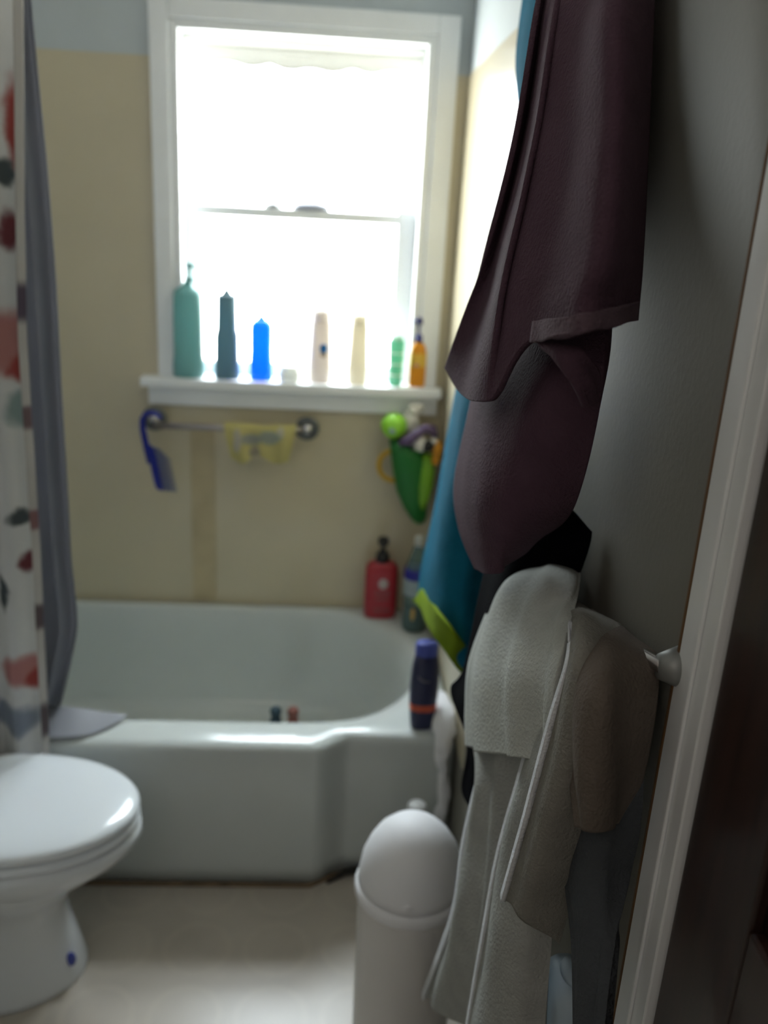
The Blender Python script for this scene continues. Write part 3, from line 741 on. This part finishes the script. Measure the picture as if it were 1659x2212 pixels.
# ================================================================= HANGING TOWELS ON THE RIGHT
def terry(name, col, **k): return mat(name, col, .95, spec=.1, sheen=.015, bump=.6, bump_scale=260, var=.12, var_scale=30, **k)
plum = terry('plum_terry', (.085, .048, .068))
teal = terry('teal_terry', (.008, .135, .225), transl=.12)
teal_hem = terry('lime_hem_terry', (.20, .30, .015), transl=.1)
black = mat('black_terry', (.004, .004, .006), .95, spec=.05, bump=.6, bump_scale=260)
white_t = terry('grey_white_terry', (.50, .52, .49))
white_l = terry('white_long_terry', (.38, .39, .37))
lit_edge_t = terry('painted_lit_edge_terry', (.74, .76, .80))  # window light on the towel rims, put into a lighter colour
taupe = terry('taupe_shaded_white_terry', (.15, .125, .105))  # white towelling, its shade put into a taupe base colour
beige = terry('beige_shaded_white_terry', (.25, .24, .215))  # white towelling, shaded front painted as grey beige
slate = terry('slate_shaded_white_terry', (.075, .083, .092))  # white towelling again, deepest shade painted in as slate

pt = thing('plum_towel', (0.2700, -1.3503, 1.8346), 'dark plum bath towel hanging highest on the right wall', 'towel')
front = [[(0.2620, -1.1522, 1.9146), (0.2700, -1.1814, 1.9070), (0.2620, -1.2557, 1.8860), (0.2650, -1.2764, 1.8805), (0.2650, -1.3570, 1.8582), (0.2700, -1.4334, 1.8374), (0.2850, -1.5009, 1.8196)],
 [(0.1960, -1.4201, 1.7415), (0.2120, -1.3905, 1.7480), (0.2000, -1.4861, 1.7295), (0.2060, -1.4878, 1.7295), (0.2120, -1.5575, 1.7168), (0.2180, -1.6577, 1.6985), (0.2680, -1.5768, 1.7166)],
 [(0.1750, -1.4752, 1.6034), (0.1910, -1.4487, 1.6058), (0.1780, -1.5557, 1.5987), (0.1850, -1.5538, 1.5992), (0.1980, -1.6283, 1.5954), (0.2060, -1.7374, 1.5893), (0.2630, -1.6296, 1.5989)],
 [(0.1580, -1.4501, 1.4863), (0.1740, -1.4475, 1.4845), (0.1600, -1.5805, 1.4892), (0.1680, -1.5783, 1.4895), (0.1840, -1.6598, 1.4951), (0.1960, -1.7748, 1.5059), (0.2600, -1.6678, 1.5032)],
 [(0.1470, -1.3491, 1.3776), (0.1620, -1.4232, 1.3838), (0.1500, -1.5898, 1.4061), (0.1580, -1.5937, 1.4116), (0.1760, -1.6417, 1.4509), (0.1900, -1.7740, 1.4714), (0.2580, -1.6813, 1.4710)],
 [(0.1450, -1.2879, 1.3321), (0.1540, -1.3983, 1.3211), (0.1490, -1.5754, 1.3486), (0.1570, -1.6186, 1.3687), (0.1750, -1.6613, 1.4232), (0.1900, -1.7846, 1.4497), (0.2570, -1.6877, 1.4500)]]
ff_ = cloth('front_fold', front, plum, pt, nu=84, nv=90, thick=.006, fold=.002, ff=3.0, seed=.6)
hemp = terry('plum_hem_terry', (.12, .08, .10))
cloth('hem_band', [[(0.1700, -1.6869, 1.4442), (0.1840, -1.8003, 1.4645), (0.2520, -1.7000, 1.4660)], [(0.1690, -1.6893, 1.4262), (0.1840, -1.8065, 1.4518), (0.2510, -1.7063, 1.4512)]], hemp, ff_, nu=30, nv=8, thick=.006, fold=.002, ff=3)
back = [[(0.2900, -1.0530, 1.9439), (0.2850, -1.1891, 1.9059), (0.2850, -1.3165, 1.8707), (0.2960, -1.4237, 1.8417)],
 [(0.2350, -1.1246, 1.5671), (0.2350, -1.3182, 1.5641), (0.2400, -1.4631, 1.5621), (0.2700, -1.5313, 1.5627)],
 [(0.2050, -1.2131, 1.3828), (0.2050, -1.4127, 1.4084), (0.2150, -1.5937, 1.4320), (0.2450, -1.6567, 1.4415)],
 [(0.1900, -1.2454, 1.2782), (0.1800, -1.5089, 1.3295), (0.2000, -1.6357, 1.3629), (0.2450, -1.6603, 1.3701)],
 [(0.1780, -1.2342, 1.1597), (0.1660, -1.5467, 1.2506), (0.1950, -1.6182, 1.2742), (0.2450, -1.6339, 1.2858)],
 [(0.1800, -1.3018, 1.1133), (0.1720, -1.5288, 1.1851), (0.1950, -1.5881, 1.2136), (0.2450, -1.5841, 1.2295)],
 [(0.1900, -1.4023, 1.0945), (0.1820, -1.5384, 1.1455), (0.2000, -1.5345, 1.1575), (0.2400, -1.4768, 1.1649)]]
cloth('long_fold', back, plum, pt, nu=50, nv=90, thick=.007, fold=.003, ff=2.5, seed=2.0)
cloth('side_fold', [[(0.1720, -1.6945, 1.4263), (0.1780, -1.7114, 1.4299), (0.1860, -1.7263, 1.4333)], [(0.1780, -1.7341, 1.4200), (0.1840, -1.7547, 1.4256), (0.1960, -1.7597, 1.4306)], [(0.1900, -1.7564, 1.4037), (0.2000, -1.7558, 1.4070), (0.2150, -1.7379, 1.4108)], [(0.2050, -1.7480, 1.3834), (0.2150, -1.7359, 1.3851), (0.2250, -1.7205, 1.3863)]], plum, pt, nu=16, nv=30, thick=.006, fold=.002, ff=2)

tt = thing('teal_towel', (0.2900, -0.9524, 1.8834), 'teal bath towel with a lime green hem hanging behind the plum towel', 'towel')
rows = [[(0.2940, -0.8012, 1.9364), (0.2820, -1.0014, 1.8895), (0.2820, -1.1136, 1.8637), (0.2960, -1.1607, 1.8537)],
 [(0.2720, -0.8827, 1.7713), (0.2620, -1.0762, 1.7466), (0.2750, -1.1367, 1.7443), (0.2970, -1.1501, 1.7437)],
 [(0.2680, -1.0040, 1.6369), (0.2550, -1.1741, 1.6259), (0.2680, -1.2014, 1.6250), (0.2960, -1.1865, 1.6274)],
 [(0.2580, -0.9604, 1.5148), (0.2430, -1.1618, 1.5183), (0.2580, -1.1998, 1.5199), (0.2930, -1.1708, 1.5211)],
 [(0.2480, -0.8034, 1.3324), (0.2320, -1.0479, 1.3629), (0.2500, -1.1278, 1.3740), (0.2920, -1.0928, 1.3715)],
 [(0.2400, -0.7113, 1.1837), (0.2220, -0.9910, 1.2404), (0.2450, -1.0729, 1.2582), (0.2900, -1.0512, 1.2557)],
 [(0.2260, -0.6431, 0.9321), (0.2060, -0.9878, 1.0466), (0.2350, -1.0714, 1.0757), (0.2850, -1.0521, 1.0711)],
 [(0.2170, -0.5368, 0.7366), (0.1980, -0.9537, 0.9005), (0.2280, -1.0669, 0.9323), (0.2800, -1.0490, 0.9175)],
 [(0.2140, -0.5273, 0.6613), (0.1980, -0.9510, 0.8198), (0.2220, -1.0861, 0.8276), (0.2750, -1.0757, 0.7922)],
 [(0.2130, -0.5168, 0.6384), (0.1990, -0.9294, 0.7853), (0.2200, -1.0586, 0.7906), (0.2720, -0.9964, 0.7156)]]
tp = cloth('towel_panel', rows, teal, tt, nu=50, nv=90, thick=.008, fold=.004, ff=2.0, seed=1.0)
cloth('lime_hem', [[(0.2090, -0.6299, 0.7224), (0.1920, -1.0184, 0.8588), (0.2150, -1.1242, 0.8583), (0.2620, -1.0394, 0.7835)], [(0.2060, -0.5187, 0.6414), (0.1900, -0.9624, 0.7946), (0.2120, -1.0753, 0.7956), (0.2620, -0.9973, 0.7091)]], teal_hem, tt, nu=40, nv=10, thick=.006, fold=.003, ff=2.0, seed=1.0)

hk = mat('brass_hook_metal', (.45, .40, .30), .35, metal=.8)
for q, lb in (((0.2780, -1.3062, 1.8664), 'metal wall hook holding the plum towel'), ((0.2860, -1.0510, 1.8728), 'metal wall hook holding the teal towel')):
    t = thing('wall_hook', (XR, q[1], q[2]), lb, 'hook')
    bm = bmesh.new(); tube(bm, [(XR, q[1], q[2]+.02), (XR-.006, q[1], q[2]+.02)], .018, n=20); link('plate', bm, hk, t, smooth=True)
    bm = bmesh.new(); tube(bm, [(XR-.005, q[1], q[2]+.02), (XR-.025, q[1], q[2]+.005), (XR-.045, q[1], q[2]+.008), (XR-.055, q[1], q[2]+.03)], .005, n=12); link('prong', bm, hk, t, smooth=True)

# towel bar low on the right wall
bp0, bp1 = Vector((0.2900, -1.7910, 1.1689)), Vector((0.2720, -1.2921, 1.0266))
br = thing('towel_bar', tuple((bp0+bp1)/2), 'low metal towel bar on the right wall under the draped towels', 'towel bar')
link('bar', T([tuple(bp0), tuple((bp0+bp1)/2), tuple(bp1)], .007), chrome, br, smooth=True)
old_br = mat('dull_bracket_metal', (.30, .31, .30), .5, metal=.5)
for q in (bp0, bp1):
    bm = bmesh.new(); tube(bm, [(XR, q.y, q.z), (q.x-.004, q.y, q.z)], .013, n=20, radii=[.020, .011]); link('bracket', bm, old_br, br, smooth=True)

bt = [[(0.2550, -1.2348, 1.1311), (0.2620, -1.3603, 1.1797), (0.2750, -1.4624, 1.2050), (0.2980, -1.5108, 1.1885)],
 [(0.2320, -1.2412, 1.0195), (0.2380, -1.3747, 1.0865), (0.2620, -1.4473, 1.1238), (0.2980, -1.4998, 1.1466)],
 [(0.2160, -1.2350, 0.8602), (0.2260, -1.3470, 0.9222), (0.2500, -1.4129, 0.9592), (0.2900, -1.4259, 0.9676)],
 [(0.2060, -1.1872, 0.7894), (0.2150, -1.2938, 0.8219), (0.2450, -1.3821, 0.8693), (0.2850, -1.4035, 0.8835)],
 [(0.2220, -1.2891, 0.7624), (0.2280, -1.3424, 0.7937), (0.2500, -1.3821, 0.8167), (0.2850, -1.3999, 0.8293)],
 [(0.2220, -1.2798, 0.6715), (0.2280, -1.3426, 0.7134), (0.2500, -1.3817, 0.7465), (0.2850, -1.3768, 0.7436)],
 [(0.2260, -1.3432, 0.6783), (0.2300, -1.3710, 0.6996), (0.2500, -1.3649, 0.7018), (0.2800, -1.3553, 0.6951)]]
t = thing('black_towel', bt[0][1], 'black towel hanging behind the pale towels on the low bar', 'towel')
cloth('towel_panel', bt, black, t, nu=40, nv=70, thick=.006, fold=.002, ff=2)

GT = 'towels on the low bar'
A_ = [[(0.2900, -1.2219, 1.0344), (0.2930, -1.3289, 1.0824), (0.2960, -1.4210, 1.1148), (0.2980, -1.4983, 1.1276)],
 [(0.2550, -1.2972, 1.0398), (0.2520, -1.4471, 1.1091), (0.2560, -1.5523, 1.1426), (0.2620, -1.6099, 1.1402)],
 [(0.2320, -1.3138, 1.0004), (0.2240, -1.4916, 1.0866), (0.2320, -1.5898, 1.1215), (0.2360, -1.6875, 1.1384)],
 [(0.2140, -1.2938, 0.9003), (0.2060, -1.5156, 1.0147), (0.2120, -1.6472, 1.0820), (0.2200, -1.7271, 1.1070)],
 [(0.2110, -1.3156, 0.8352), (0.2030, -1.5230, 0.9553), (0.2090, -1.6550, 1.0258), (0.2180, -1.7355, 1.0693)],
 [(0.2110, -1.3481, 0.7915), (0.2030, -1.5414, 0.9112), (0.2090, -1.6622, 0.9886), (0.2200, -1.7391, 1.0331)]]
t = thing('hand_towel', A_[1][1], 'short grey white hand towel at the far end of the low bar, top layer', 'towel', GT)
cloth('towel_panel', A_, white_t, t, nu=50, nv=60, thick=.009, fold=.010, ff=2.6, seed=.4)
Cc = [[(0.2680, -1.2169, 0.9935), (0.2680, -1.3627, 1.0602), (0.2750, -1.4786, 1.1006)],
 [(0.2280, -1.3031, 0.8981), (0.2260, -1.4642, 0.9869), (0.2320, -1.5775, 1.0495)],
 [(0.2220, -1.3045, 0.8048), (0.2200, -1.4869, 0.9165), (0.2320, -1.6073, 0.9933)],
 [(0.2120, -1.4449, 0.7992), (0.2180, -1.5128, 0.8484), (0.2400, -1.5678, 0.8887)],
 [(0.2020, -1.4406, 0.6967), (0.2120, -1.5266, 0.7600), (0.2400, -1.5826, 0.8067)],
 [(0.1940, -1.4607, 0.6023), (0.2060, -1.5425, 0.6783), (0.2400, -1.5738, 0.7077)],
 [(0.1880, -1.3879, 0.4319), (0.2020, -1.5421, 0.5816), (0.2380, -1.5603, 0.5969)],
 [(0.1860, -1.3029, 0.2718), (0.2000, -1.5142, 0.4527), (0.2350, -1.5726, 0.4742)]]
t = thing('bath_towel', Cc[0][1], 'long grey white towel reaching lowest, against the trash bin', 'towel', GT)
cloth('towel_panel', Cc, white_l, t, nu=46, nv=90, thick=.009, fold=.009, ff=2.2, seed=1.4)
B2 = [[(0.2720, -1.4539, 1.0737), (0.2760, -1.5412, 1.1084), (0.2880, -1.6232, 1.1311)],
 [(0.2220, -1.6614, 1.0302), (0.2260, -1.7283, 1.0725), (0.2550, -1.7243, 1.0656)],
 [(0.2060, -1.6330, 0.8375), (0.2130, -1.6969, 0.8858), (0.2500, -1.7083, 0.8871)],
 [(0.1990, -1.6324, 0.7135), (0.2080, -1.7203, 0.7939), (0.2480, -1.7300, 0.7976)],
 [(0.1940, -1.6204, 0.5385), (0.2040, -1.7404, 0.6695), (0.2450, -1.7633, 0.6935)]]
cloth('lit_edge_strip', [[Vector(q_[0])+Vector((-.003, .002, 0)), Vector(q_[0])+Vector((-.003, -.012, 0))] for q_ in Cc[3:]], lit_edge_t, t, nu=6, nv=70, thick=.004, fold=0, wob=.001)  # added strip whose pale colour paints the window-lit left rim
t = thing('bath_towel', B2[0][1], 'long narrow grey towel between the white towel by the bin and the towel shaded grey beige', 'towel', GT)
cloth('towel_panel', B2, white_l, t, nu=40, nv=80, thick=.008, fold=.004, ff=2.0, seed=2.2)
cloth('lit_edge_strip', [[Vector(q_[0])+Vector((-.003, .002, 0)), Vector(q_[0])+Vector((-.003, -.008, 0))] for q_ in B2[1:]], lit_edge_t, t, nu=6, nv=60, thick=.004, fold=0, wob=.001)  # same painted light along this towel's left rim
Bb = [[(0.2800, -1.4946, 1.0989), (0.2880, -1.5725, 1.1189), (0.2980, -1.6531, 1.1377)],
 [(0.2420, -1.6779, 1.1539), (0.2480, -1.7139, 1.1693), (0.2750, -1.7082, 1.1527)],
 [(0.2220, -1.7522, 1.1531), (0.2260, -1.7823, 1.1668), (0.2580, -1.7559, 1.1439)],
 [(0.2100, -1.7571, 1.0854), (0.2190, -1.8013, 1.1092), (0.2550, -1.7733, 1.0822)],
 [(0.2020, -1.7452, 0.9788), (0.2140, -1.7928, 1.0107), (0.2520, -1.7794, 0.9932)],
 [(0.1970, -1.7142, 0.8514), (0.2090, -1.7637, 0.8691), (0.2460, -1.7542, 0.8308)]]
t = thing('bath_towel', Bb[0][1], 'white towel coloured grey beige as in shade, with a painted lit slanting edge, just left of the taupe-shaded hand towel', 'towel', GT)
cloth('towel_panel', Bb, beige, t, nu=40, nv=80, thick=.008, fold=.003, ff=1.5, seed=0)
cloth('lit_edge_strip', [[Vector(r[0])+Vector((-.003, .002, 0)), Vector(r[0])+Vector((-.004, -.008, 0))] for r in Bb[1:]], lit_edge_t, t, nu=6, nv=80, thick=.005, fold=0, wob=.001)  # slanting lit rim, its brightness painted as a paler strip
D_ = [[(0.2880, -1.5810, 1.1218), (0.2960, -1.6662, 1.1411), (0.3000, -1.7457, 1.1576)],
 [(0.2460, -1.7185, 1.1547), (0.2500, -1.7693, 1.1742), (0.2920, -1.7740, 1.1559)],
 [(0.2260, -1.7614, 1.1367), (0.2280, -1.8292, 1.1669), (0.2850, -1.7962, 1.1261)],
 [(0.2220, -1.7915, 1.0743), (0.2220, -1.8542, 1.1108), (0.2800, -1.8040, 1.0650)],
 [(0.2260, -1.8200, 1.0249), (0.2300, -1.8546, 1.0491), (0.2680, -1.8078, 1.0234)]]
t = thing('hand_towel', D_[0][1], 'short white hand towel coloured taupe as in shade, at the near end of the low bar', 'towel', GT)
cloth('towel_panel', D_, taupe, t, nu=36, nv=60, thick=.008, fold=.004, ff=2.0, seed=.9)
E_ = [[(0.2980, -1.5797, 1.1074), (0.3000, -1.6574, 1.1315), (0.3025, -1.7291, 1.1488)],
 [(0.2520, -1.7463, 1.0439), (0.2580, -1.7911, 1.0699), (0.2850, -1.8004, 1.0673)],
 [(0.2440, -1.7674, 0.9755), (0.2500, -1.8160, 1.0147), (0.2850, -1.8077, 1.0086)],
 [(0.2400, -1.7714, 0.9300), (0.2480, -1.8148, 0.9680), (0.2850, -1.8032, 0.9584)],
 [(0.2400, -1.8169, 0.8901), (0.2440, -1.8511, 0.9240), (0.2620, -1.8577, 0.9307)],
 [(0.2380, -1.8659, 0.8215), (0.2420, -1.8897, 0.8442), (0.2470, -1.9124, 0.8662)]]
t = thing('bath_towel', E_[0][1], 'white towel coloured dark slate as in shade, hanging below the taupe-shaded hand towel beside the door jamb', 'towel', GT)
cloth('towel_panel', E_, slate, t, nu=36, nv=80, thick=.007, fold=.004, ff=2.0, seed=1.9)
# pale blue container low beside the jamb
pb = mat('pale_blue_plastic', (.42, .52, .60), .45, transl=.1)
q = (0.2720, -1.7253, 0.7562)
t = thing('storage_bin', (.276, q[1], 0), 'pale blue rounded container under the slate-shaded towel beside the door jamb', 'container')
link('container_body', L((.276, q[1], 0), [(.038, 0), (.041, .005), (.042, q[2]-.03), (.040, q[2]-.012), (.033, q[2]-.002), (.02, q[2]+.004)], power=3.0, sx=.58), pb, t, smooth=True)
link('container_lid', L((.276, q[1], 0), [(.021, q[2]+.003), (.018, q[2]+.010), (.006, q[2]+.012)], sx=.58), pb, t, smooth=True)
